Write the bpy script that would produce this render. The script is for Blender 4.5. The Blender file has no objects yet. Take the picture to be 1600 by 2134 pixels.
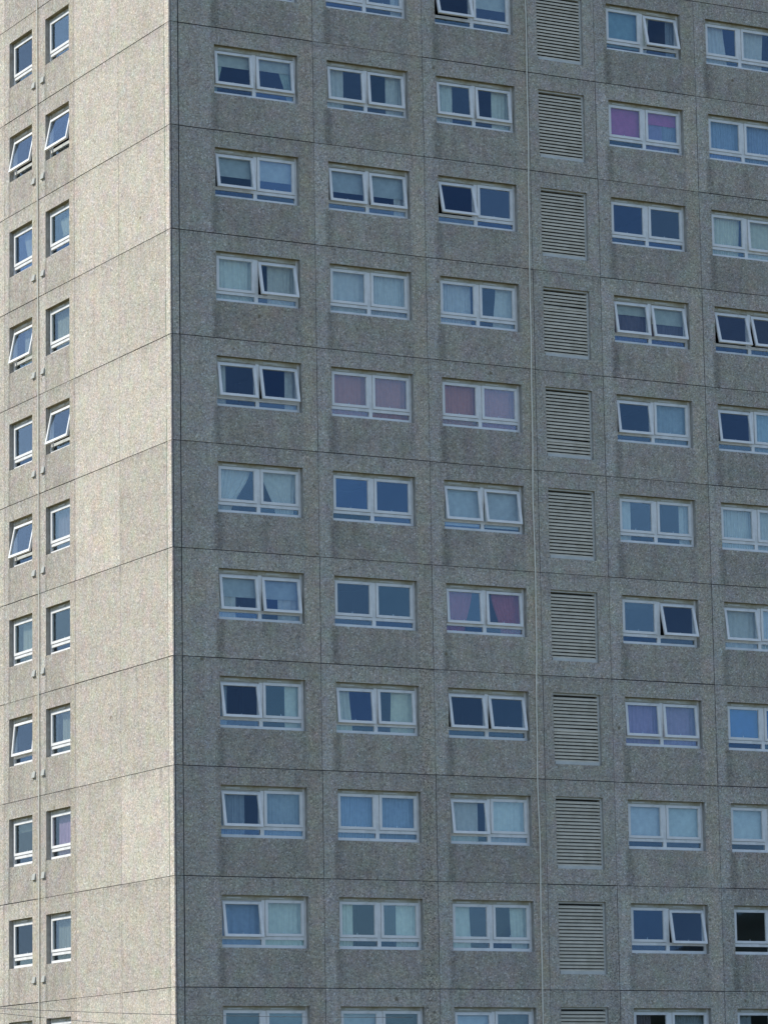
import bpy, bmesh, math, random
from mathutils import Vector, Matrix

random.seed(11)
S = bpy.context.scene
COL = S.collection
G = 5.9                      # height of the lowest joint line of the picture above the ground
H = 2.7                      # storey height

# ------------------------------------------------------------------ camera
def make_camera():
    yaw, pitch, roll = math.radians(28.69249521), math.radians(9.8790103), math.radians(-0.97007277)
    d = Vector((math.sin(yaw)*math.cos(pitch), math.cos(yaw)*math.cos(pitch), math.sin(pitch)))
    r = Vector((math.cos(yaw), -math.sin(yaw), 0))
    u = r.cross(d)
    r2 = r*math.cos(roll) + u*math.sin(roll)
    u2 = -r*math.sin(roll) + u*math.cos(roll)
    cd = bpy.data.cameras.new('camera'); co = bpy.data.objects.new('camera', cd); COL.objects.link(co)
    M = Matrix(((r2.x, u2.x, -d.x, -39.083), (r2.y, u2.y, -d.y, -82.281), (r2.z, u2.z, -d.z, -4.255+G), (0, 0, 0, 1)))
    co.matrix_world = M
    cd.sensor_fit = 'HORIZONTAL'; cd.sensor_width = 36; cd.lens = 7784.273/1600*36
    cd.clip_start = 0.5; cd.clip_end = 5000
    S.camera = co
make_camera()
CAM = Vector((-39.083, -82.281, -4.255+G))

# ------------------------------------------------------------------ sky, sun, exposure
SUN_EL = 43.0
sun_dir = Vector((-math.cos(math.radians(31)), math.sin(math.radians(31)), 0))*math.cos(math.radians(SUN_EL)) + Vector((0, 0, math.sin(math.radians(SUN_EL))))
W = bpy.data.worlds.new('World'); S.world = W; W.use_nodes = True
nt = W.node_tree; nt.nodes.clear()
wo = nt.nodes.new('ShaderNodeOutputWorld'); bg = nt.nodes.new('ShaderNodeBackground')
sky = nt.nodes.new('ShaderNodeTexSky'); sky.sky_type = 'NISHITA'; sky.sun_disc = False
sky.sun_elevation = math.radians(SUN_EL)
sky.sun_rotation = math.atan2(sun_dir.x, sun_dir.y)
sky.altitude = 1500; sky.air_density = 1.0; sky.dust_density = 0.0; sky.ozone_density = 2.5
tc = nt.nodes.new('ShaderNodeTexCoord'); mp = nt.nodes.new('ShaderNodeMapping'); mp.inputs['Scale'].default_value = (3.0, 3.0, 9.0)
nz = nt.nodes.new('ShaderNodeTexNoise'); nz.inputs['Scale'].default_value = 1.6; nz.inputs['Detail'].default_value = 6
rp = nt.nodes.new('ShaderNodeValToRGB'); rp.color_ramp.elements[0].position = 0.52; rp.color_ramp.elements[1].position = 0.72
rp.color_ramp.elements[1].color = (0.5, 0.5, 0.5, 1)
mx = nt.nodes.new('ShaderNodeMix'); mx.data_type = 'RGBA'; mx.inputs['B'].default_value = (4.6, 5.0, 5.5, 1)
nt.links.new(tc.outputs['Generated'], mp.inputs['Vector']); nt.links.new(mp.outputs[0], nz.inputs['Vector'])
nt.links.new(nz.outputs['Fac'], rp.inputs[0]); nt.links.new(rp.outputs[0], mx.inputs['Factor'])
# far blue-grey haze bank low over the horizon, cloudier to the north
sx = nt.nodes.new('ShaderNodeSeparateXYZ'); nt.links.new(tc.outputs['Generated'], sx.inputs[0])
hz = nt.nodes.new('ShaderNodeMapRange'); hz.interpolation_type = 'SMOOTHSTEP'
hz.inputs['From Min'].default_value = .28; hz.inputs['From Max'].default_value = .0; hz.inputs['To Max'].default_value = .85
nt.links.new(sx.outputs[2], hz.inputs['Value'])
hm = nt.nodes.new('ShaderNodeMix'); hm.data_type = 'RGBA'; 
hy = nt.nodes.new('ShaderNodeMapRange'); hy.interpolation_type = 'SMOOTHSTEP'; hy.inputs['From Min'].default_value = -.3; hy.inputs['From Max'].default_value = .5
nt.links.new(sx.outputs[1], hy.inputs['Value'])
# thin bright bands of cloud standing low in the blue
mb = nt.nodes.new('ShaderNodeMapping'); mb.inputs['Scale'].default_value = (9, 9, 26); nt.links.new(tc.outputs['Generated'], mb.inputs['Vector'])
nb = nt.nodes.new('ShaderNodeTexNoise'); nb.inputs['Scale'].default_value = 1.0; nb.inputs['Detail'].default_value = 5; nt.links.new(mb.outputs[0], nb.inputs['Vector'])
rb = nt.nodes.new('ShaderNodeMapRange'); rb.interpolation_type = 'SMOOTHSTEP'; rb.inputs['From Min'].default_value = .42; rb.inputs['From Max'].default_value = .68
nt.links.new(nb.outputs['Fac'], rb.inputs['Value'])
hs = nt.nodes.new('ShaderNodeMix'); hs.data_type = 'RGBA'; hs.inputs['A'].default_value = (.6, 1.5, 3.6, 1); hs.inputs['B'].default_value = (2.2, 3.8, 5.2, 1)
nt.links.new(rb.outputs[0], hs.inputs['Factor'])
hb = nt.nodes.new('ShaderNodeMix'); hb.data_type = 'RGBA'; hb.inputs['A'].default_value = (.85, 2.0, 4.2, 1); hb.inputs['B'].default_value = (.8, .9, .85, 1)
nt.links.new(hs.outputs['Result'], hb.inputs['A']); nt.links.new(hy.outputs[0], hb.inputs['Factor']); nt.links.new(hb.outputs['Result'], hm.inputs['B'])
nt.links.new(hz.outputs[0], hm.inputs['Factor']); nt.links.new(sky.outputs[0], hm.inputs['A'])
ny = nt.nodes.new('ShaderNodeMath'); ny.operation = 'MULTIPLY_ADD'; ny.inputs[1].default_value = .36
nt.links.new(sx.outputs[1], ny.inputs[0]); nt.links.new(nz.outputs['Fac'], ny.inputs[2])
nz2 = nt.nodes.new('ShaderNodeMath'); nz2.operation = 'MULTIPLY_ADD'; nz2.inputs[1].default_value = .34
nt.links.new(sx.outputs[2], nz2.inputs[0]); nt.links.new(ny.outputs[0], nz2.inputs[2])
nt.links.new(nz2.outputs[0], rp.inputs[0])
nt.links.new(hm.outputs['Result'], mx.inputs['A']); nt.links.new(mx.outputs['Result'], bg.inputs['Color'])
bg.inputs['Strength'].default_value = 0.15
nt.links.new(bg.outputs[0], wo.inputs[0])
sl = bpy.data.lights.new('sun', 'SUN'); sl.energy = 2.6; sl.angle = math.radians(0.5); sl.color = (0.96, 0.985, 0.985)
so = bpy.data.objects.new('sun', sl); COL.objects.link(so)
so.rotation_euler = sun_dir.to_track_quat('Z', 'Y').to_euler(); so.location = (-40, 30, 60)
S.view_settings.view_transform = 'Standard'; S.view_settings.look = 'None'
S.view_settings.exposure = 0.78; S.view_settings.gamma = 1.0
S.render.engine = 'CYCLES'
S.cycles.max_bounces = 10; S.cycles.transparent_max_bounces = 24; S.cycles.diffuse_bounces = 4

# ------------------------------------------------------------------ node helpers
class N:
    def __init__(s, name):
        s.m = bpy.data.materials.new(name); s.m.use_nodes = True
        s.t = s.m.node_tree; s.t.nodes.clear()
        s.out = s.t.nodes.new('ShaderNodeOutputMaterial')
    def n(s, typ, props=None, **inp):
        q = s.t.nodes.new('ShaderNode'+typ)
        for k, v in (props or {}).items(): setattr(q, k, v)
        for k, v in inp.items():
            k = k.replace('_', ' ')
            sock = q.inputs[int(k[1:])] if k[0] == '#' or (k[0] == 'i' and k[1:].isdigit()) else q.inputs[k]
            s.put(sock, v)
        return q
    def put(s, sock, v):
        if isinstance(v, bpy.types.NodeSocket): s.t.links.new(v, sock)
        elif isinstance(v, (tuple, list)) and len(v) == 3 and sock.type == 'RGBA': sock.default_value = (*v, 1)
        else: sock.default_value = v
    def math(s, op, a, b=0.0, clamp=False):
        q = s.n('Math', {'operation': op, 'use_clamp': clamp}, i0=a, i1=b); return q.outputs[0]
    def mix(s, f, a, b, mode='MIX'):
        q = s.n('Mix', {'data_type': 'RGBA', 'blend_type': mode}); s.put(q.inputs['Factor'], f); s.put(q.inputs['A'], a); s.put(q.inputs['B'], b)
        return q.outputs['Result']
    def ramp(s, v, stops, interp='LINEAR'):
        q = s.t.nodes.new('ShaderNodeValToRGB'); s.t.links.new(v, q.inputs[0]); cr = q.color_ramp; cr.interpolation = interp
        while len(cr.elements) < len(stops): cr.elements.new(0.5)
        for e, (p, c) in zip(cr.elements, stops):
            e.position = p; e.color = (c, c, c, 1) if not isinstance(c, tuple) else (*c, 1)
        return q.outputs[0]
    def step(s, v, lo, hi):      # smooth 0..1 between lo and hi
        q = s.n('MapRange', {'interpolation_type': 'SMOOTHSTEP'}, Value=v); q.inputs['From Min'].default_value = lo; q.inputs['From Max'].default_value = hi
        return q.outputs[0]
    def end(s, sh): s.t.links.new(sh, s.out.inputs[0]); return s.m

def aggregate(name, warm):
    k = N(name)
    co = k.n('TexCoord').outputs['Object']
    uv = k.n('UVMap', {'uv_map': 'UVMap'}).outputs[0]
    at = k.n('Attribute', {'attribute_name': 'tone'})
    sp = k.n('SeparateColor', Color=at.outputs['Color'])
    su = k.n('SeparateXYZ', Vector=uv); so_ = k.n('SeparateXYZ', Vector=co)
    u, v = su.outputs[0], su.outputs[1]
    # pebbles
    vo = k.n('TexVoronoi', {'feature': 'F1'}, Vector=co, Scale=33.0)
    cs = k.n('SeparateColor', Color=vo.outputs['Color'])
    peb = k.ramp(cs.outputs[0], [(0.0, (.33, .315, .29)), (.2, (.47, .445, .405)), (.5, (.555, .53, .485)), (.75, (.62, .595, .545)), (.92, (.68, .655, .605)), (1.0, (.90, .88, .83))])
    hue = k.ramp(cs.outputs[1], [(0, (1.06, .995, .90)), (.35, (1.02, 1.0, .97)), (.7, (.98, 1.0, 1.0)), (1, (.94, 1.0, 1.05))])
    c = k.mix(1.0, peb, hue, 'MULTIPLY')
    n2 = k.n('TexNoise', Vector=co, Scale=11.0, Detail=4.0, Roughness=.7).outputs['Fac']
    c = k.mix(1.0, c, k.ramp(n2, [(.25, .82), (.5, .98), (.78, 1.02)]), 'MULTIPLY')
    # broad weathering, and rain streaks that run down the face
    n3 = k.n('TexNoise', Vector=co, Scale=.9, Detail=5.0, Roughness=.6).outputs['Fac']
    c = k.mix(1.0, c, k.ramp(n3, [(.3, .88), (.5, .97), (.72, 1.0)]), 'MULTIPLY')
    n3b = k.n('TexNoise', Vector=co, Scale=2.6, Detail=3.0).outputs['Color']
    c = k.mix(.35, c, k.mix(1.0, c, k.mix(.6, (.75, .75, .75), n3b), 'MULTIPLY'))
    mp = k.n('Mapping', Vector=co); mp.inputs['Scale'].default_value = (3.2, 3.2, .28)
    n4 = k.n('TexNoise', Vector=mp.outputs[0], Scale=1.5, Detail=5.0, Roughness=.65).outputs['Fac']
    c = k.mix(1.0, c, k.ramp(n4, [(.32, .93), (.5, 1.0), (.7, 1.03)]), 'MULTIPLY')
    # tone of each cast panel
    tone = k.n('Math', {'operation': 'MULTIPLY_ADD'}, i0=sp.outputs[0], i1=.15, i2=.90)
    c = k.mix(1.0, c, tone.outputs[0], 'MULTIPLY')
    c = k.mix(sp.outputs[1], c, k.mix(1.0, c, (.80, .81, .83), 'MULTIPLY'))
    # soot washed off the glass: dark apron under each window, paler flanks
    wob = k.math('MULTIPLY', k.math('SUBTRACT', n2, .5), .10)
    uu = k.math('ADD', u, wob)
    inx = k.math('MULTIPLY', k.step(uu, -.045, .02), k.step(uu, 1.04, .97))
    vb = k.math('ADD', v, wob)
    below = k.math('MULTIPLY', k.step(vb, 1.02, .92), 1.0)
    ap = k.math('MULTIPLY', inx, below)
    ap = k.math('MULTIPLY', ap, k.ramp(n4, [(.34, 1.0), (.66, .42)]))
    ap = k.math('MULTIPLY', ap, k.ramp(n3, [(.35, 1.0), (.62, .45)]))
    ap = k.math('MULTIPLY', ap, k.math('ADD', k.math('MULTIPLY', sp.outputs[0], .6), .6))
    c = k.mix(ap, c, k.mix(1.0, c, (.80, .79, .78), 'MULTIPLY'))
    edge = k.math('MULTIPLY', k.step(uu, -.07, -.01), k.step(uu, .09, .015))
    c = k.mix(k.math('MULTIPLY', k.math('MULTIPLY', edge, below), .62), c, k.mix(1.0, c, (.58, .59, .60), 'MULTIPLY'))
    flank = k.math('MULTIPLY', k.step(uu, -.20, -.13), k.step(uu, -.02, -.06))
    c = k.mix(k.math('MULTIPLY', flank, .5), c, k.mix(1.0, c, (1.12, 1.14, 1.19), 'MULTIPLY'))
    fr = k.math('MULTIPLY', k.step(uu, 1.0, 1.04), k.step(uu, 1.19, 1.12))
    c = k.mix(k.math('MULTIPLY', fr, .5), c, k.mix(1.0, c, (1.10, 1.04, .93), 'MULTIPLY'))
    # rusty plug marks and lichen spots
    v2 = k.n('TexVoronoi', {'feature': 'F1'}, Vector=co, Scale=1.15)
    r2 = k.n('SeparateColor', Color=v2.outputs['Color'])
    dd = k.math('ADD', v2.outputs['Distance'], k.math('MULTIPLY', k.math('SUBTRACT', n2, .5), .12))
    spot = k.math('MULTIPLY', k.step(dd, .075, .03), k.step(r2.outputs[0], .45, .55))
    c = k.mix(k.math('MULTIPLY', spot, .75), c, (.13, .105, .065))
    # drilled plug marks over and under each window
    for cu, cv, rr in ((.16, 2.43, .040), (.60, 2.41, .036), (.33, .62, .034), (1.13, 1.75, .034), (-.07, 1.30, .028)):
        uj = k.math('ADD', cu, k.math('MULTIPLY', k.math('SUBTRACT', sp.outputs[0], .5), .16 if cv > 2 else .5))
        if abs(cu-.5) > .5: uj = cu
        vj = k.math('ADD', cv, k.math('MULTIPLY', k.math('SUBTRACT', sp.outputs[1], .7), .35))
        px = k.math('MULTIPLY', k.math('SUBTRACT', u, uj), 2.39); py = k.math('SUBTRACT', v, vj)
        ds = k.math('SQRT', k.math('ADD', k.math('MULTIPLY', px, px), k.math('MULTIPLY', py, py)))
        ds = k.math('ADD', ds, k.math('MULTIPLY', k.math('SUBTRACT', n2, .5), .05))
        c = k.mix(k.math('MULTIPLY', k.step(ds, rr, rr*.4), .55), c, (.11, .09, .055))
    # green algae in the open joint beside the corner strip of the gable
    gx = k.math('ABSOLUTE', k.math('ADD', so_.outputs[0], .318))
    gg = k.math('MULTIPLY', k.step(gx, .035, .012), k.step(k.n('TexNoise', Vector=co, Scale=.8, Detail=4.0).outputs['Fac'], .47, .56))
    c = k.mix(k.math('MULTIPLY', gg, .6), c, (.13, .22, .16))
    # run-off below the joints, a different length everywhere
    mp2 = k.n('Mapping', Vector=co); mp2.inputs['Scale'].default_value = (7.0, 7.0, .15)
    n6 = k.n('TexNoise', Vector=mp2.outputs[0], Scale=1.0, Detail=4.0, Roughness=.7).outputs['Fac']
    ro = k.math('MULTIPLY', k.step(v, 1.9, 2.69), k.step(n6, .50, .66))
    c = k.mix(k.math('MULTIPLY', ro, .38), c, (.16, .155, .14))
    # warm iron blush patches
    n7 = k.n('TexNoise', Vector=co, Scale=.55, Detail=5.0, Roughness=.6).outputs['Fac']
    c = k.mix(k.math('MULTIPLY', k.step(n7, .58, .72), .5), c, k.mix(1.0, c, (1.10, .97, .84), 'MULTIPLY'))
    # black algae runs low on the shaded face between two window columns
    ax = k.math('ABSOLUTE', k.math('SUBTRACT', so_.outputs[0], 7.05))
    aa = k.math('MULTIPLY', k.step(ax, .34, .05), k.step(so_.outputs[2], G+12.5, G+6.0))
    ax2 = k.math('ABSOLUTE', k.math('SUBTRACT', so_.outputs[0], 3.25))
    aa2 = k.math('MULTIPLY', k.step(ax2, .6, .1), k.step(so_.outputs[2], G+6.5, G+4.0))
    ax3 = k.math('ABSOLUTE', k.math('SUBTRACT', so_.outputs[0], 12.5))
    aa3 = k.math('MULTIPLY', k.step(ax3, .3, .05), k.step(so_.outputs[2], G+3.5, G+1.5))
    aa = k.math('MAXIMUM', aa, k.math('MAXIMUM', k.math('MULTIPLY', aa2, .6), aa3))
    n5 = k.n('TexNoise', Vector=co, Scale=17.0, Detail=3.0, Roughness=.8).outputs['Fac']
    aa = k.math('MULTIPLY', aa, k.step(n5, .53, .60))
    c = k.mix(k.math('MULTIPLY', aa, .8), c, (.045, .045, .04))
    # grime fringe hanging under the horizontal joints
    jd = k.math('ABSOLUTE', k.math('SUBTRACT', v, 2.66))
    gr = k.math('MULTIPLY', k.step(jd, .16, .0), k.step(n5, .48, .62))
    c = k.mix(k.math('MULTIPLY', gr, .45), c, (.07, .07, .065))
    c = k.mix(1.0, c, warm, 'MULTIPLY')
    b1 = k.math('MULTIPLY', vo.outputs['Distance'], -1.0)
    hgt = k.math('ADD', k.math('MULTIPLY', b1, 1.0), k.math('MULTIPLY', cs.outputs[2], .35))
    bp = k.n('Bump', Strength=.42, Distance=.010, Height=hgt)
    bs = k.n('BsdfPrincipled', Roughness=.92, Normal=bp.outputs[0]); k.put(bs.inputs['Base Color'], c)
    bs.inputs['Specular IOR Level'].default_value = .25
    return k.end(bs.outputs[0])

def simple(name, col, rough=.6, var=.12, scale=6.0, dirt=None, dirt_amt=.4, stretch=1.0, spec=.4, bump=0):
    k = N(name); co = k.n('TexCoord').outputs['Object']
    mp = k.n('Mapping', Vector=co); mp.inputs['Scale'].default_value = (1, 1, stretch)
    n1 = k.n('TexNoise', Vector=mp.outputs[0], Scale=scale, Detail=4.0).outputs['Fac']
    c = k.mix(1.0, col, k.ramp(n1, [(.3, 1-var), (.7, 1+var)]), 'MULTIPLY')
    if dirt:
        n2 = k.n('TexNoise', Vector=co, Scale=scale*.6, Detail=6.0, Roughness=.7).outputs['Fac']
        c = k.mix(k.math('MULTIPLY', k.step(n2, .48, .66), dirt_amt), c, dirt)
    bs = k.n('BsdfPrincipled', Roughness=rough); k.put(bs.inputs['Base Color'], c); bs.inputs['Specular IOR Level'].default_value = spec
    if bump:
        b = k.n('Bump', Strength=.6, Distance=bump, Height=n1); k.put(bs.inputs['Normal'], b.outputs[0])
    return k.end(bs.outputs[0])

def glass_mat():
    k = N('window_glass')
    ge = k.n('NewGeometry')
    d = k.n('VectorMath', {'operation': 'DOT_PRODUCT'}, i0=ge.outputs['Incoming'], i1=ge.outputs['Normal']).outputs['Value']
    c = k.math('ABSOLUTE', d)
    p = k.math('POWER', k.math('SUBTRACT', 1.0, c), 5.0)
    f = k.math('ADD', .060, k.math('MULTIPLY', p, .65), True)
    rn = k.n('ObjectInfo').outputs['Random']           # blue sky reflection put into the pane tint, varied at random
    f = k.math('MULTIPLY', f, k.ramp(rn, [(0, .75), (.6, 1.0), (.85, 1.0), (1, 1.0)]), True)
    f = k.math('MULTIPLY', f, k.math('ADD', 1.0, k.math('MULTIPLY', k.math('POWER', rn, 4.0), .45)), True)
    tint = k.ramp(k.math('FRACT', k.math('MULTIPLY', rn, 7.3)), [(0, (.50, .70, 1.0)), (.6, (.72, .86, 1.0)), (1, (.70, .90, 1.0))])
    tr = k.n('BsdfTransparent', Color=(.92, .94, .93))

    n1 = k.n('TexNoise', Vector=k.n('TexCoord').outputs['Object'], Scale=1.7, Detail=1.0).outputs['Fac']
    bp = k.n('Bump', Strength=.25, Distance=.004, Height=n1)
    gl = k.n('BsdfGlossy', Roughness=.02, Color=tint, Normal=bp.outputs[0])
    mx = k.n('MixShader', i0=f, i1=tr.outputs[0], i2=gl.outputs[0])
    return k.end(mx.outputs[0])

def cloth(name, col, opac=1.0, trans=.12):
    col = tuple(min(.88, x*g) for x, g in zip(col, (1.42, 1.30, 1.18)))
    k = N(name); co = k.n('TexCoord').outputs['Object']
    n1 = k.n('TexNoise', Vector=co, Scale=7.0, Detail=3.0).outputs['Fac']
    c = k.mix(1.0, col, k.ramp(n1, [(.3, .9), (.7, 1.08)]), 'MULTIPLY')
    a = k.n('BsdfDiffuse', Color=c); b = k.n('BsdfTranslucent', Color=c)
    m = k.n('MixShader', i0=trans, i1=a.outputs[0], i2=b.outputs[0]).outputs[0]
    if opac < 1:
        t = k.n('BsdfTransparent')
        m = k.n('MixShader', i0=opac, i1=t.outputs[0], i2=m).outputs[0]
    return k.end(m)

M_AGG = aggregate('exposed_aggregate', (1.12, .995, .85))
M_JOINT = simple('joint_sealant', (.055, .058, .07), .9, .3, 8)
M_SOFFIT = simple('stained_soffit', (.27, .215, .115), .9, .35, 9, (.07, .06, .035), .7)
M_JAMB = simple('smooth_reveal', (.36, .33, .28), .9, .15, 7, (.2, .17, .12), .5)
M_FRAME = simple('white_window_frame', (.80, .74, .66), .45, .05, 3, (.45, .43, .37), .35)
M_VENT = simple('trickle_vent_plastic', (.62, .60, .53), .5, .08, 5)
M_STAIN = simple('stained_frame_head', (.52, .48, .38), .6, .12, 5, (.35, .29, .17), .7)
M_SLAT = simple('louvre_metal', (.64, .54, .40), .6, .10, 3, (.46, .38, .26), .5)
M_LFRAME = simple('louvre_frame_metal', (.56, .52, .44), .5, .08, 4, (.4, .38, .3), .4)
M_DARK = simple('slat_gap_shade', (.05, .045, .04), .9, .1, 2)
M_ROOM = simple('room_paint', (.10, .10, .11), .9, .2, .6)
M_ROOF = simple('roof_felt', (.12, .12, .12), .9, .2, 2)
M_PLAIN = simple('plain_concrete', (.34, .32, .29), .9, .12, 1.5)
M_HOOD = simple('vent_hood_paint', (.40, .375, .31), .7, .1, 5)
M_CABLE = simple('cream_cable_sheath', (.78, .71, .56), .6, .12, 3)
M_WIRE = simple('black_wire', (.03, .03, .03), .6, .1, 3)
M_HAND = simple('handle_plastic', (.8, .8, .8), .4, .02, 3)
M_GLASS = glass_mat()
M_GROUND = simple('grass_and_tarmac', (.13, .125, .07), .95, .35, .08, (.10, .10, .10), .8)
M_HILL = simple('added_ridge', (.028, .032, .022), .95, .4, .05, (.05, .04, .03), .7, bump=3)

CL = {
 'white':   ('white net curtain', cloth('net_white', (.68, .67, .57), .93)),
 'net':     ('pale blue net curtain', cloth('net_pale_blue', (.58, .60, .54), .92)),
 'mist':    ('thin grey blue net curtain', cloth('net_mist', (.33, .40, .45), .75)),
 'shade_net': ('shade-darkened net curtain', cloth('net_shaded', (.20, .22, .19), .85)),
 'bluenet': ('mid blue net curtain', cloth('net_blue', (.27, .36, .48), .93)),
 'cream':   ('cream curtain', cloth('cream_cloth', (.60, .62, .46), 1)),
 'green':   ('pale green tied back curtain', cloth('green_cloth', (.42, .52, .42), 1)),
 'brown':   ('brownish pink curtain', cloth('brown_cloth', (.46, .17, .11), 1)),
 'red':     ('dark red curtain', cloth('red_cloth', (.38, .09, .10), 1)),
 'purple':  ('dusky purple curtain', cloth('purple_cloth', (.32, .23, .34), 1)),
 'grey':    ('grey purple curtain', cloth('grey_cloth', (.24, .22, .34), 1)),
 'dark':    ('dim brown curtain', cloth('dim_cloth', (.13, .11, .13), 1)),
 'b_pale':  ('pale grey green roller blind', cloth('blind_pale', (.52, .56, .48), 1, .25)),
 'b_blue':  ('pale blue roller blind', cloth('blind_pale_blue', (.46, .53, .52), 1, .25)),
 'b_white': ('whitish roller blind', cloth('blind_white', (.60, .67, .67), 1, .25)),
 'b_teal':  ('grey green drawn blind', cloth('blind_teal', (.24, .37, .36), 1, .25)),
 'b_pink':  ('magenta roller blind', cloth('blind_magenta', (.50, .10, .27), 1, .25)),
 'b_deep':  ('bright blue drawn blind', cloth('blind_deep_blue', (.03, .14, .42), 1, .25)),
 'b_dim':   ('dim grey green blind', cloth('blind_dim', (.12, .16, .15), 1, .25)),
}

# ------------------------------------------------------------------ mesh helpers
class MB:
    def __init__(s): s.v = []; s.f = []; s.m = []
    def quad(s, a, b, c, d, m=0):
        i = len(s.v); s.v += [a, b, c, d]; s.f.append((i, i+1, i+2, i+3)); s.m.append(m)
    def box(s, x0, x1, y0, y1, z0, z1, m=0, skip=''):
        p = [(x, y, z) for z in (z0, z1) for y in (y0, y1) for x in (x0, x1)]
        i = len(s.v); s.v += p
        F = {'b': (0, 2, 3, 1), 't': (4, 5, 7, 6), 'f': (0, 1, 5, 4), 'k': (2, 6, 7, 3), 'l': (0, 4, 6, 2), 'r': (1, 3, 7, 5)}
        for k, q in F.items():
            if k not in skip: s.f.append(tuple(i+j for j in q)); s.m.append(m)
    def mesh(s, name, mats, bevel=0, smooth=False):
        me = bpy.data.meshes.new(name); me.from_pydata(s.v, [], s.f)
        for mm in (mats if isinstance(mats, (list, tuple)) else [mats]): me.materials.append(mm)
        for p, i in zip(me.polygons, s.m): p.material_index = i; p.use_smooth = smooth
        if bevel:
            bm = bmesh.new(); bm.from_mesh(me)
            bmesh.ops.bevel(bm, geom=list(bm.edges), offset=bevel, segments=1, affect='EDGES'); bm.to_mesh(me); bm.free()
        return me

def link(name, me, parent=None, loc=(0, 0, 0), rot=(0, 0, 0)):
    o = bpy.data.objects.new(name, me); COL.objects.link(o); o.location = loc; o.rotation_euler = rot
    if parent: o.parent = parent
    return o
def tag(o, label=None, cat=None, group=None, kind=None):
    for k, v in (('label', label), ('category', cat), ('group', group), ('kind', kind)):
        if v: o[k] = v
    return o

# ------------------------------------------------------------------ the setting
def ground():
    b = MB(); b.quad((-2500, -2500, 0), (2500, -2500, 0), (2500, 2500, 0), (-2500, 2500, 0))
    tag(link('ground', b.mesh('ground', M_GROUND)), kind='structure')
    b = MB(); n = 720; pr = []  # unseen ridge, added for the dark reflections in the lower windows
    for i in range(n):
        a = 2*math.pi*i/n
        h = 16.5 + 2.5*math.sin(a*3+1) + 1.5*math.sin(a*7+.3) + 1.2*math.sin(a*17) + 1.6*math.sin(a*41+2)
        # a taller knoll, shaped to mirror as a dark mound in a far right window
        da = (a - math.radians(-53.0) + math.pi) % (2*math.pi) - math.pi
        h += 17*math.exp(-(da/.05)**4)
        pr.append((math.cos(a), math.sin(a), h))
    for i in range(n):
        (c0, s0, h0), (c1, s1, h1) = pr[i], pr[(i+1) % n]
        for (ra, fa), (rb, fb) in (((330, -.02), (350, .75)), ((350, .75), (385, 1)), ((385, 1), (520, .6)), ((520, .6), (700, -.02))):
            b.quad((c0*ra, s0*ra, h0*fa), (c1*ra, s1*ra, h1*fa), (c1*rb, s1*rb, h1*fb), (c0*rb, s0*rb, h0*fb))
    tag(link('added_hills', b.mesh('added_hills', M_HILL)), kind='structure')
ground()

# ------------------------------------------------------------------ the tower
tower = link('tower_block', None, loc=(0, 0, 0))
tag(tower, 'grey pebble-dashed concrete tower block with rows of white-framed windows', 'tower block')

WR = 2.39; Z0, Z1 = .97, 2.255; RH = Z1-Z0; REC = .13
COLS = {'A': 1.25, 'B': 4.49, 'C': 7.725, 'D': 13.045, 'E': 16.255}
WL = 1.58
LCOLS = {'P': 7.85, 'Q': 10.34}
def zrow(r): return G + (9-r)*H - H          # floor level (lower joint) of the storey under joint line r

R_J = [0, .24, 4.08, 7.32, 10.55, 12.645, 15.87, 19.1, 22.94, 23.2]
L_J = [0, .31, 3.12, 5.93, 8.325, 10.69, 13.5, 16.3, 16.6]

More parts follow.
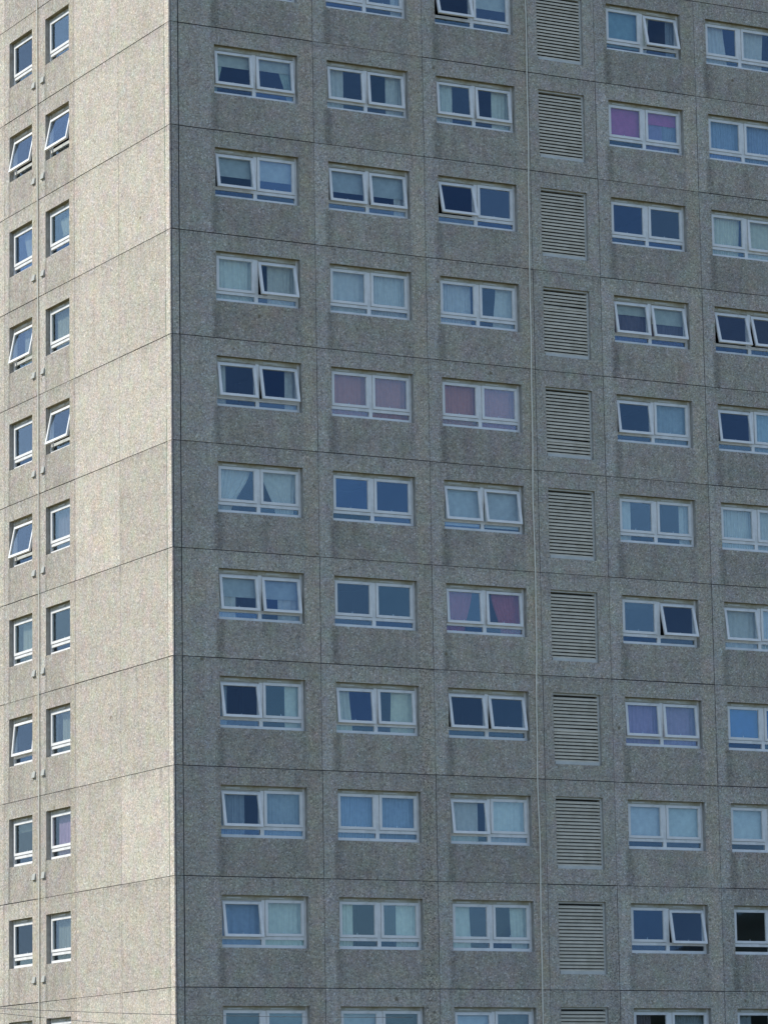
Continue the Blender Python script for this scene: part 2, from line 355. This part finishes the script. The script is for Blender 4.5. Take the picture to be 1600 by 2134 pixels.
JIT = random.Random(77)
def wall_panel(b, tone, uvs, u0, u1, z0, z1, gu, gz, hole, rnd, grey, hang_lintel=True):
    """one cast panel in (u, depth, z); hole = (ua, ub, za, zb, depth)"""
    jr = JIT.uniform
    a0, a1, c0, c1 = u0+gu*jr(.7, 1.25), u1-gu*jr(.7, 1.25), z0+gz*jr(.65, 1.3), z1-gz*jr(.65, 1.3)
    dj = .034; ch = .006
    ux = [a0, a1]; zx = [c0, c1]
    if hole: ux = [a0, hole[0], hole[1], a1]; zx = [c0, hole[2], hole[3], c1]
    def uvof(u, z):
        if not hole: return (-5, z-z0)
        if hole[4] > .2: return (-5, z-z0)
        return ((u-hole[0])/(hole[1]-hole[0]), z-z0)
    def q(pts, m):
        b.quad(*pts, m); tone.append((rnd, grey, 0))
        uvs.append([uvof(p[0], p[2]) for p in pts])
    for i in range(len(ux)-1):
        for j in range(len(zx)-1):
            if hole and i == 1 and j == 1: continue
            q([(ux[i], 0, zx[j]), (ux[i+1], 0, zx[j]), (ux[i+1], 0, zx[j+1]), (ux[i], 0, zx[j+1])], 0)
    # arris and side faces down into the joint
    q([(a0-ch, ch, c0-ch), (a0, 0, c0), (a0, 0, c1), (a0-ch, ch, c1+ch)], 0)
    q([(a1, 0, c0), (a1+ch, ch, c0-ch), (a1+ch, ch, c1+ch), (a1, 0, c1)], 0)
    q([(a0-ch, ch, c0-ch), (a1+ch, ch, c0-ch), (a1, 0, c0), (a0, 0, c0)], 0)
    q([(a0, 0, c1), (a1, 0, c1), (a1+ch, ch, c1+ch), (a0-ch, ch, c1+ch)], 0)
    q([(a0-ch, dj, c0-ch), (a0-ch, ch, c0-ch), (a0-ch, ch, c1+ch), (a0-ch, dj, c1+ch)], 1)
    q([(a1+ch, ch, c0-ch), (a1+ch, dj, c0-ch), (a1+ch, dj, c1+ch), (a1+ch, ch, c1+ch)], 1)
    q([(a0-ch, dj, c0-ch), (a1+ch, dj, c0-ch), (a1+ch, ch, c0-ch), (a0-ch, ch, c0-ch)], 1)
    q([(a0-ch, ch, c1+ch), (a1+ch, ch, c1+ch), (a1+ch, dj, c1+ch), (a0-ch, dj, c1+ch)], 1)
    if hole:
        ha, hb, za, zb, D = hole
        q([(ha, D, za), (ha, D, zb), (ha, 0, zb), (ha, 0, za)], 3)
        q([(hb, 0, za), (hb, 0, zb), (hb, D, zb), (hb, D, za)], 3)
        q([(ha, 0, zb), (ha, D, zb), (hb, D, zb), (hb, 0, zb)], 2)
        q([(ha, D, za), (ha, 0, za), (hb, 0, za), (hb, D, za)], 3)

def finish_wall(name, b, tone, uvs, rot, label):
    me = b.mesh(name, [M_AGG, M_JOINT, M_SOFFIT, M_JAMB])
    me.uv_layers.new(name='UVMap'); me.color_attributes.new('tone', 'FLOAT_COLOR', 'CORNER')
    fu = []; fc = []
    for i in range(len(me.polygons)):
        for j in range(4): fu += uvs[i][j]; fc += (*tone[i], 1)
    me.uv_layers['UVMap'].data.foreach_set('uv', fu)
    me.attributes['tone'].data.foreach_set('color', fc)
    o = link(name, me, tower, rot=(0, 0, rot)); tag(o, label)
    return o

def build_walls():
    rng = random.Random(5)
    rows = list(range(-5, 11))
    zt = zrow(-5)+H
    # shaded front: u = x
    b = MB(); tone = []; uvs = []
    for r in rows:
        z0 = zrow(r); z1 = z0+H
        for ci in range(len(R_J)-1):
            u0, u1 = R_J[ci], R_J[ci+1]; hole = None
            cname = {1: 'A', 2: 'B', 3: 'C', 5: 'D', 6: 'E'}.get(ci)
            if -1 <= r <= 9:
                if cname: x = COLS[cname]; hole = (x, x+WR, z0+Z0, z0+Z1, .20)
                if ci == 4: hole = (10.85, 12.285, z0+.41, z0+2.27, .21)
            if ci == 0: u0 = 0-.012; u1 -= .007
            if ci == 1: u0 += .007
            wall_panel(b, tone, uvs, u0, u1, z0, z1, .011, .0135, hole, rng.random(), .55+.35*rng.random())
    zb = zrow(10)
    b.quad((0.05, .045, zb), (23.2, .045, zb), (23.2, .045, zt), (.05, .045, zt), 1)   # sealant behind the joints is cut below
    b.v = b.v[:-4]; b.f.pop(); b.m.pop()
    # strips of sealant only along the joints (the panels hide nothing but themselves)
    def strip(q): b.quad(*q, 1); tone.append((0, 0, 0)); uvs.append([(-5, 1)]*4)
    for u in R_J[1:-1]: strip([(u-.03, .033, zb), (u+.03, .033, zb), (u+.03, .033, zt), (u-.03, .033, zt)])
    for r in rows:
        z = zrow(r); strip([(0.0, .0335, z-.03), (23.2, .0335, z-.03), (23.2, .0335, z+.03), (0.0, .0335, z+.03)])
    b.box(0.05, 23.15, .06, 0.3, 0, zb-.012, 0); tone += [(0.5, .5, 0)]*6; uvs += [[(-5, 1)]*4]*6
    finish_wall('wall', b, tone, uvs, 0, 'shaded front wall of cast panels')
    # sunlit gable: local u = -y
    b = MB(); tone = []; uvs = []
    for r in rows:
        z0 = zrow(r); z1 = z0+H
        for ci in range(len(L_J)-1):
            u0, u1 = -L_J[ci+1], -L_J[ci]; hole = None; grey = .12*rng.random()
            if ci in (3, 4):
                grey = .75+.25*rng.random()
                if -1 <= r <= 9:
                    y = LCOLS['P' if ci == 3 else 'Q']; hole = (-y, -y+WL, z0+Z0, z0+Z1, .20)
            if ci == 0: u1 = .010
            wall_panel(b, tone, uvs, u0, u1, z0, z1, .010, .0125, hole, 1.6 if ci == 0 else rng.random(), grey)  # corner strip toned brighter to paint in its soft highlight
    for u in L_J[1:-1]: strip([(-u-.03, .033, zb), (-u+.03, .033, zb), (-u+.03, .033, zt), (-u-.03, .033, zt)])
    for r in rows:
        z = zrow(r); strip([(-16.6, .0335, z-.03), (0.0, .0335, z-.03), (0.0, .0335, z+.03), (-16.6, .0335, z+.03)])
    b.box(-16.55, -.31, .06, 0.3, 0, zb-.012, 0); tone += [(0.5, .5, 0)]*6; uvs += [[(-5, 1)]*4]*6
    # local (u, d, z) -> world (d, -u, z) is a turn of -90 degrees
    finish_wall('wall', b, tone, uvs, -math.pi/2, 'sunlit gable wall of cast panels')
    # far walls
    b = MB(); b.box(23.0, 23.2, .2, 16.6, 0, zt); link('wall', b.mesh('wall', M_PLAIN), tower)
    b = MB(); b.box(.2, 22.99, 16.4, 16.6, 0, zt); link('wall', b.mesh('wall', M_PLAIN), tower)
    b = MB(); b.box(-.12, 23.3, -.12, 16.7, zt+.012, zt+.35); b.box(.3, 22.9, .3, 16.3, zt+.352, zt+.5)
    link('roof', b.mesh('roof', M_ROOF), tower)
    # rooms: slabs, partitions and back walls
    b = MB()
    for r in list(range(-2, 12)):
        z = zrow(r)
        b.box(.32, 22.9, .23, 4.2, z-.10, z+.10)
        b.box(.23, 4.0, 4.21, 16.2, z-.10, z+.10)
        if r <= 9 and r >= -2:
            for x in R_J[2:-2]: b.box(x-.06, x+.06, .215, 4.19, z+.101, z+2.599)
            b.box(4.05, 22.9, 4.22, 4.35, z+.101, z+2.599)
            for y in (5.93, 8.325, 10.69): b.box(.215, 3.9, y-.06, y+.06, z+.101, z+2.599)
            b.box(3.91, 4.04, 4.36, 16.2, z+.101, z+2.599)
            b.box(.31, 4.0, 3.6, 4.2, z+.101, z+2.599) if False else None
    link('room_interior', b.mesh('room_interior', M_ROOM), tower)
build_walls()

# ------------------------------------------------------------------ window meshes, local (u, depth, z) from the opening's lower left outer corner
def frame_mesh(w, double):
    b = MB(); f0, f1 = REC, .20; e = .001
    b.box(e, .065, f0, f1, e, RH-e)
    b.box(w-.065, w-e, f0, f1, e, RH-e)
    b.box(.066, w-.066, f0+.002, f1, 1.18, RH-e, 1)
    b.box(.066, w-.066, f0-.012, f1, e, .080)
    if double:
        m = w/2
        b.box(m-.05, m+.05, f0+.001, f1, .081, 1.179)
        b.box(.066, m-.051, f0+.003, f1, .212, .290); b.box(m+.051, w-.066, f0+.003, f1, .212, .290)
        for a, c in ((.066, m-.051), (m+.051, w-.066)):        # inner rebate
            b.box(a, c, f0+.045, f1, 1.150, 1.1795)
            b.box(a, a+.03, f0+.045, f1, .3005, 1.1495); b.box(c-.03, c, f0+.045, f1, .3005, 1.1495)
    else:
        b.box(.066, w-.066, f0+.003, f1, .212, .290)
        b.box(.066, w-.066, f0+.045, f1, 1.150, 1.1795)
        b.box(.066, .096, f0+.045, f1, .3005, 1.1495); b.box(w-.096, w-.066, f0+.045, f1, .3005, 1.1495)
    return b.mesh('window', [M_FRAME, M_STAIN])
SH = .885                                            # sash height, hung from z = 1.185
def sash_mesh(w):
    b = MB(); y0, y1 = 0, .060; t = .068
    b.box(0, t, y0, y1, -SH, 0); b.box(w-t, w, y0, y1, -SH, 0)
    b.box(t+.0005, w-t-.0005, y0+.001, y1, -t, 0); b.box(t+.0005, w-t-.0005, y0+.001, y1, -SH, -SH+t)
    # glazing beads
    b.box(t, t+.012, y0+.012, y1-.01, -SH+t, -t); b.box(w-t-.012, w-t, y0+.012, y1-.01, -SH+t, -t)
    return b.mesh('sash', M_FRAME)
def box_mesh(name, mat, *a):
    b = MB(); b.box(*a); return b.mesh(name, mat)
SW2 = WR/2-.05-.07-.006; SW1 = WL-.14
MESH = {
 'f2': frame_mesh(WR, True), 'f1': frame_mesh(WL, False),
 's2': sash_mesh(SW2), 's1': sash_mesh(SW1),
 'p2': box_mesh('pane', M_GLASS, .060, SW2-.060, .026, .034, -SH+.060, -.060),
 'p1': box_mesh('pane', M_GLASS, .060, SW1-.060, .026, .034, -SH+.060, -.060),
 'l2': box_mesh('pane', M_GLASS, 0, WR/2-.05-.066, .16, .168, 0, .132),
 'l1': box_mesh('pane', M_GLASS, 0, WL-.132, .16, .168, 0, .132),
 'v': box_mesh('trickle_vent', M_VENT, 0, .40, -.014, .0, 0, .034),
}
def handle_mesh():
    b = MB(); b.box(-.012, .012, .061, .075, -.02, .02); b.box(-.006, .006, .076, .086, -.01, .085)
    return b.mesh('handle', M_HAND)
MESH['h'] = handle_mesh()

def rigid(o, parent, u, d, z, ang=0.0):
    o.parent = parent; o.location = (u, d, z); o.rotation_euler = (ang, 0, 0)

def make_window(origin, rotz, double, openings):
    w = link('window', MESH['f2' if double else 'f1'], tower, origin, (0, 0, rotz))
    sfx = '2' if double else '1'
    us = [.07, WR/2+.056] if double else [.07]
    for i, u in enumerate(us):
        a = openings[i]*1.2+(.8 if openings[i] else 0); drop = .045*min(1, a/8.0)
        # a top-hung sash swings its foot outward (towards -depth)
        for nm, mk in (('sash', 's'), ('pane', 'p')):
            o = link(nm, MESH[mk+sfx]); rigid(o, w, u, .112, 1.183-drop, math.radians(-a))
            if nm == 'sash' and a >= 3: o['label'] = 'top-hung sash tilted open at the foot'
        o = link('handle', MESH['h']); 
        sw = SW2 if double else SW1
        ca, sa = math.cos(math.radians(a)), math.sin(math.radians(a))
        zz = -(SH-.035)
        rigid(o, w, u+sw*.5, .112+zz*sa, 1.183-drop+zz*ca, math.radians(-a))
        o = link('pane', MESH['l'+sfx]); rigid(o, w, .066 if i == 0 else WR/2+.051, 0, .0805)
        o = link('trickle_vent', MESH['v']); rigid(o, w, u+(.12 if double else .5), REC+.002, 1.212)
    return w

# ------------------------------------------------------------------ curtains and blinds
ORD = ['top', 'second', 'third', 'fourth', 'fifth', 'sixth', 'seventh', 'eighth', 'ninth', 'tenth', 'bottom']
CNAME = {'A': 'first shaded column from corner', 'B': 'second shaded column from corner', 'C': 'column left of the louvres',
         'D': 'column right of the louvres', 'E': 'far right column', 'P': 'sunlit column nearer the corner', 'Q': 'far left sunlit column'}

def hang(origin, rotz, colname, r, half, kind, a, b_, ta=None, tb=None, v0=-.10, v1=None):
    """a..b_ = left/right edge at the top as fractions of the seen glass, ta..tb = at the foot"""
    look, mat = CL[kind]; blind = kind.startswith('b_')
    if colname in LCOLS and kind in ('net', 'white', 'mist'): look, mat = CL['shade_net']  # gable nets use a darker copy, their dimness put into the cloth colour
    double = colname in COLS
    g0 = (.14, WR/2+.126)[half] if double else .14
    gw = SW2-.136 if double else SW1-.136
    dep = .235 if blind else .275
    # where a ray through the glass meets the cloth behind it
    cen = Matrix.Rotation(rotz, 3, 'Z') @ Vector((g0+gw/2, .14, .75)) + Vector(origin)
    ray = Matrix.Rotation(-rotz, 3, 'Z') @ (cen-CAM)
    du = ray.x/ray.y*(dep-.14); dz = ray.z/ray.y*(dep-.14)
    if ta is None: ta, tb = a, b_
    if v1 is None: v1 = 1.42
    gz1, gh = 1.183-.068, SH-.136
    zt = gz1 - v0*gh + dz; zb = gz1 - v1*gh + dz
    if not blind: zb = min(zb, -.02) if v1 > 1.3 else zb
    U = lambda f: g0 + f*gw + du
    cw = max(.1, abs(b_-a))*gw
    rg = random.Random(hash((ord(colname), r, half, int(a*100), len(kind))))
    nx = 2 if blind else int(cw/.011)+6; nzz = 2 if blind else 10
    per = rg.uniform(.07, .19); amp = rg.uniform(.009, .018); ph = rg.uniform(0, 6)
    verts = []; faces = []
    for j in range(nzz+1):
        t = j/nzz; z = zt+(zb-zt)*t; tt = t*t*(3-2*t)
        ua = U(a)+(U(ta)-U(a))*tt; ub = U(b_)+(U(tb)-U(b_))*tt
        for i in range(nx+1):
            s = i/nx; uo = s*cw
            ww = ph + 2*math.pi*uo/per + 1.1*math.sin(uo*9+ph) + .3*t
            y = dep if blind else dep + amp*math.sin(ww)*(.55+.45*t) + .008*math.sin(ww*.37+2)
            verts.append((ua+(ub-ua)*s, y, z))
    for j in range(nzz):
        for i in range(nx):
            k = j*(nx+1)+i; faces.append((k, k+nx+1, k+nx+2, k+1))
    nm = 'roller_blind' if blind else 'curtain'
    if blind:                                        # roller tube and bottom bar
        bb = MB(); bb.v = verts; bb.f = faces; bb.m = [0]*len(faces)
        bb.box(U(a), U(b_), dep+.004, dep+.014, zb-.012, zb+.012)
        me = bb.mesh(nm, mat)
    else:
        me = bpy.data.meshes.new(nm); me.from_pydata(verts, [], faces); me.materials.append(mat)
        for p in me.polygons: p.use_smooth = True
    o = link(nm, me, None, origin, (0, 0, rotz))
    pane = ('left', 'right')[half]+' pane' if double else 'window'
    lab = f"{look} in {pane}, {CNAME[colname]}, {ORD[r+1]} row"
    hk = (lab,)
    if hk in seen: lab = seen_alt(lab, look, a, pane, colname, r)
    seen.add((lab,))
    tag(o, lab, 'blind' if blind else 'curtain', 'roller blinds in the tower windows' if blind else 'curtains in the tower windows')
seen = set()
def seen_alt(lab, look, a, pane, colname, r):
    side = 'left side' if a < .3 else 'right side'
    return f"{look} on {side} of {pane}, {CNAME[colname]}, {ORD[r+1]} row"

def full(k, h): return (h, k, -.12, 1.12)
def lft(k, h, f, t=None): return (h, k, -.12, f, -.12, f if t is None else t)
def rgt(k, h, f, t=None): return (h, k, 1-f, 1.12, 1-(f if t is None else t), 1.12)
def bl(k, h, v): return (h, k, -.05, 1.05, None, None, -.08, v)
T = {   # window: (left sash degrees, right sash degrees, things hanging inside)
 'B-1': (0, 0, [rgt('net', 1, .3)]),
 'C-1': (12, 0, [bl('b_pale', 1, .62)]),
 'D-1': (0, 10, [bl('b_teal', 0, 1.3), lft('net', 1, .14, .04), rgt('mist', 1, .30)]),
 'E-1': (0, 0, [lft('net', 0, .55, .68), lft('net', 1, .70, .62)]),
 'A0': (3, 3, [bl('b_pale', 0, .45), lft('green', 0, .22, .0), bl('b_pale', 1, .42), rgt('green', 1, .45, .12)]),
 'B0': (3, 3, [lft('net', 0, .42), rgt('net', 1, .5)]),
 'C0': (3, 3, [lft('white', 0, .45), rgt('white', 1, .55)]),
 'D0': (0, 0, [bl('b_pink', 0, 1.02), bl('b_pink', 1, .42), lft('grey', 1, .46, .5), rgt('mist', 1, .52, .5)]),
 'E0': (0, 0, [full('bluenet', 0), full('bluenet', 1)]),
 'A1': (8, 0, [bl('b_blue', 0, .70), bl('b_pale', 1, .70)]),
 'B1': (5, 5, [bl('b_blue', 0, .77), bl('b_blue', 1, .77), rgt('net', 1, .3)]),
 'C1': (12, 0, []),
 'D1': (0, 0, []),
 'E1': (0, 2, [lft('cream', 0, .92, .85), full('cream', 1)]),
 'A2': (0, 10, [full('white', 0), rgt('net', 1, .80)]),
 'B2': (0, 0, [full('net', 0), full('net', 1)]),
 'C2': (0, 0, [lft('net', 0, .92), rgt('net', 1, .55, .66)]),
 'D2': (8, 8, [bl('b_pale', 0, .40), full('dark', 0), bl('b_pale', 1, .62), full('dark', 1)]),
 'E2': (12, 12, []),
 'A3': (9, 9, [lft('net', 0, .18), rgt('net', 1, .30)]),
 'B3': (0, 0, [full('brown', 0), full('brown', 1)]),
 'C3': (0, 0, [full('brown', 0), full('brown', 1)]),
 'D3': (6, 0, [full('mist', 1)]),
 'E3': (6, 0, [full('mist', 1)]),
 'A4': (0, 0, [lft('net', 0, .90, .30), (1, 'net', -.05, 1.05, .38, .92)]),
 'B4': (0, 0, []),
 'C4': (7, 7, [bl('b_white', 0, 1.3), bl('b_white', 1, 1.3)]),
 'D4': (0, 0, [lft('net', 0, .30), rgt('net', 1, .34)]),
 'E4': (0, 0, [full('net', 0), full('net', 1)]),
 'A5': (6, 6, [bl('b_blue', 0, .68), lft('net', 0, .42), bl('b_blue', 1, .68), rgt('net', 1, .60)]),
 'B5': (0, 0, []),
 'C5': (2, 2, [lft('red', 0, .75, .48), rgt('red', 1, .92, .60)]),
 'D5': (0, 11, []),
 'E5': (7, 0, [full('net', 0), full('net', 1)]),
 'A6': (9, 0, [lft('mist', 0, .13), rgt('white', 1, .42)]),
 'B6': (5, 2, [lft('cream', 0, .32, .42), rgt('cream', 1, .65, .68)]),
 'C6': (8, 8, []),
 'D6': (3, 3, [full('purple', 0), full('purple', 1)]),
 'E6': (0, 0, [bl('b_deep', 0, 1.02), bl('b_deep', 1, 1.02)]),
 'A7': (9, 0, [lft('mist', 0, .62), full('mist', 1)]),
 'B7': (0, 0, [full('bluenet', 0), full('bluenet', 1)]),
 'C7': (7, 0, [lft('net', 0, .78), full('net', 1)]),
 'D7': (0, 0, [bl('b_white', 0, 1.02), bl('b_white', 1, 1.02)]),
 'E7': (0, 0, [bl('b_white', 0, 1.02), bl('b_white', 1, 1.02)]),
 'A8': (8, 0, [full('bluenet', 0), full('white', 1)]),
 'B8': (0, 0, [lft('white', 0, .34), rgt('white', 1, .62)]),
 'C8': (0, 0, [lft('white', 0, .46, .50), rgt('white', 1, .54, .50)]),
 'D8': (0, 8, []),
 'E8': (0, 0, []),
 'A9': (0, 0, [bl('b_dim', 0, 1.0), bl('b_dim', 1, 1.0)]),
 'B9': (0, 0, [bl('b_blue', 0, 1.0), bl('b_dim', 1, 1.0)]),
 'C9': (3, 0, [bl('b_white', 0, 1.0), bl('b_dim', 1, 1.0)]),
 'D9': (0, 0, [lft('dark', 0, .5), full('mist', 1)]),
 'E9': (0, 0, [lft('mist', 0, .4)]),
 'P-1': (0, 0, []), 'Q-1': (0, 0, []),
 'P0': (9, 0, []), 'Q0': (9, 0, []),
 'P1': (0, 0, [(0, 'net', .42, 1.1, .55, 1.1, .28, .93)]), 'Q1': (0, 0, [rgt('white', 0, .55, .30)]),
 'P2': (0, 0, [rgt('net', 0, .75)]), 'Q2': (9, 0, [rgt('net', 0, .5)]),
 'P3': (9, 0, []), 'Q3': (0, 0, []),
 'P4': (0, 0, [full('dark', 0)]), 'Q4': (9, 0, []),
 'P5': (0, 0, []), 'Q5': (0, 0, [rgt('net', 0, .62)]),
 'P6': (0, 0, [rgt('net', 0, .5), lft('mist', 0, .3)]), 'Q6': (4, 0, []),
 'P7': (0, 0, [rgt('purple', 0, .68)]), 'Q7': (0, 0, [(0, 'net', -.1, 1.1, -.1, 1.1, -.1, .30)]),
 'P8': (0, 0, [rgt('white', 0, .72)]), 'Q8': (0, 0, []),
 'P9': (0, 0, []), 'Q9': (0, 0, []),
}
for r in range(-1, 10):
    for c in 'ABCDEPQ':
        key = f'{c}{r}'
        a0, a1, items = T.get(key, (0, 0, []))
        if c in COLS: org, rz = (COLS[c], 0, zrow(r)+Z0), 0.0
        else: org, rz = (0, LCOLS[c], zrow(r)+Z0), -math.pi/2
        make_window(org, rz, c in COLS, (a0, a1))
        for it in items:
            hang(org, rz, c, r, *it)

# ------------------------------------------------------------------ louvred grilles
def louvres():
    w = 12.285-10.85; h = 1.86
    b = MB(); f0 = .07
    b.box(.001, .04, f0, .19, .001, h-.001); b.box(w-.055, w-.001, f0, .19, .001, h-.001)
    b.box(.041, w-.056, f0, .19, h-.05, h-.001)
    fm = b.mesh('louvre_grille', M_LFRAME)
    b = MB(); b.box(.041, w-.056, f0-.03, .19, .001, .085); sm = b.mesh('sill', M_LFRAME)
    b = MB(); b.box(.041, w-.056, .192, .20, .0865, h-.0505); bm_ = b.mesh('shade_backing', M_DARK)  # dark sheet standing in for the deep shade between the slats
    for r in range(-1, 10):
        rg = random.Random(r+40)
        b = MB(); n = 19; pit = (h-.15)/n; bent = rg.randrange(70)
        for i in range(n):
            z = .095+i*pit; sag = rg.uniform(-.002, .002); t2 = rg.uniform(-.002, .002)
            if i == bent: t2 -= .022
            zo, zi = z, z+.045
            x0, x1 = .0415, w-.0565
            # blade slopes up and inward, with a small turned-down lip
            p = [(x0, f0+.005, zo+sag), (x1, f0+.005, zo+t2), (x1, f0+.042, zi+t2), (x0, f0+.042, zi+sag)]
            th = .006
            q = [(x, y+.002, zz-th) for x, y, zz in p]
            i0 = len(b.v); b.v += p+q
            for f in ((0, 1, 2, 3), (7, 6, 5, 4), (0, 4, 5, 1), (1, 5, 6, 2), (2, 6, 7, 3), (3, 7, 4, 0)):
                b.f.append(tuple(i0+j for j in f)); b.m.append(0)
            b.box(x0, x1, f0, f0+.0045, zo+min(sag, t2)-.026, zo+min(sag, t2)+.023)
        me = b.mesh('slats', M_SLAT)
        g = link('louvre_grille', fm, tower, (10.85, 0, zrow(r)+.41))
        link('slats', me, g); link('sill', sm, g); link('shade_backing', bm_, g)
louvres()

# ------------------------------------------------------------------ little hooded vents on the gable
def hoods():
    b = MB(); w, h, d = .21, .17, .055
    p = [(0, 0, 0), (w, 0, 0), (w, 0, h), (0, 0, h), (.0, -d, .0), (w, -d, .0), (w-.012, -.022, h), (.012, -.022, h)]
    b.v = p; b.f = [(0, 1, 5, 4), (4, 5, 6, 7), (0, 4, 7, 3), (1, 2, 6, 5), (3, 7, 6, 2)]; b.m = [0]*5
    me = b.mesh('vent_hood', M_HOOD, bevel=.006)
    for r in range(-1, 10):
        for y in (8.73, 8.11):
            link('vent_hood', me, tower, (.0, y, zrow(r)+.51), (0, 0, -math.pi/2))
hoods()

# ------------------------------------------------------------------ cables and wires
def tube(name, pts, rad, mat, n=6):
    b = MB(); rings = []
    for i, p in enumerate(pts):
        p = Vector(p); t = (Vector(pts[min(i+1, len(pts)-1)])-Vector(pts[max(i-1, 0)])).normalized()
        a = t.orthogonal().normalized() if abs(t.z) < .9 else Vector((1, 0, 0)).cross(t).normalized()
        c = t.cross(a); k = len(b.v)
        for j in range(n):
            an = 2*math.pi*j/n; b.v.append(tuple(p+(a*math.cos(an)+c*math.sin(an))*rad))
        rings.append(k)
    for i in range(len(rings)-1):
        for j in range(n):
            b.f.append((rings[i]+j, rings[i]+(j+1) % n, rings[i+1]+(j+1) % n, rings[i+1]+j)); b.m.append(0)
    b.f.append(tuple(range(n))[::-1]); b.f.append(tuple(rings[-1]+j for j in range(n))); b.m += [0, 0]
    return link(name, b.mesh(name, mat, smooth=True))
top = zrow(-5)+H+.3
ctrl = [(39, 10.60), (26.27, 10.507), (22.95, 10.477), (19.25, 10.436), (15.79, 10.40), (12.39, 10.366), (10.6, 10.385), (9.06, 10.355), (7.4, 10.325), (5.69, 10.30), (4.0, 10.325), (2.41, 10.307), (.8, 10.29), (-.85, 10.302), (-3, 10.30), (-5.85, 10.28)]
pts = []
for (za, xa), (zb_, xb) in zip(ctrl, ctrl[1:]):
    for k in range(8):
        t = k/8; z = za+(zb_-za)*t; s = t*t*(3-2*t)*.35+t*.65
        pts.append((xa+(xb-xa)*s+.006*math.sin(z*2.3), -.035-.01*math.sin(z*.9), z+G))
pts.append((ctrl[-1][1], -.035, ctrl[-1][0]+G))
tag(tube('hanging_cable', pts, .016, M_CABLE), 'cream cable hanging down the shaded front beside the louvres', 'cable')
pts = []
z = 39.0
while z > -5.8:
    base = 8.24 + .006*max(0, z-9) if z > 9 else 8.255
    pts.append((-.03, base+.004*math.sin(z*1.7), z+G)); z -= .4
tag(tube('hanging_cable', pts, .016, M_CABLE), 'cream cable running down the sunlit gable between its windows', 'cable')

def pix(px, py, dist):
    f = 7784.273; M = S.camera.matrix_world
    d = Vector(((px-800)/f, -(py-1067)/f, -1.0)); return M @ (d*dist)
def wire(p0, p1, d0, d1, sag, rad, label):
    a = pix(p0[0], p0[1], d0); c = pix(p1[0], p1[1], d1)
    e = (c-a); a2 = a-e*1.2; c2 = c+e*1.0
    pts = []
    L = (c2-a2).length
    for i in range(61):
        t = i/60; p = a2+(c2-a2)*t; pts.append((p.x, p.y, p.z+sag*((2*t-1)**2)-sag*.1))
    tag(tube('overhead_wire', pts, rad, M_WIRE), label, 'wire')
wire((0, 2102), (400, 2117), 62, 58, .10, .0042, 'upper thin dark overhead wire crossing the lower left corner')
wire((0, 2112), (240, 2135), 62, 60, .10, .0042, 'lower thin dark overhead wire across the lower left corner')
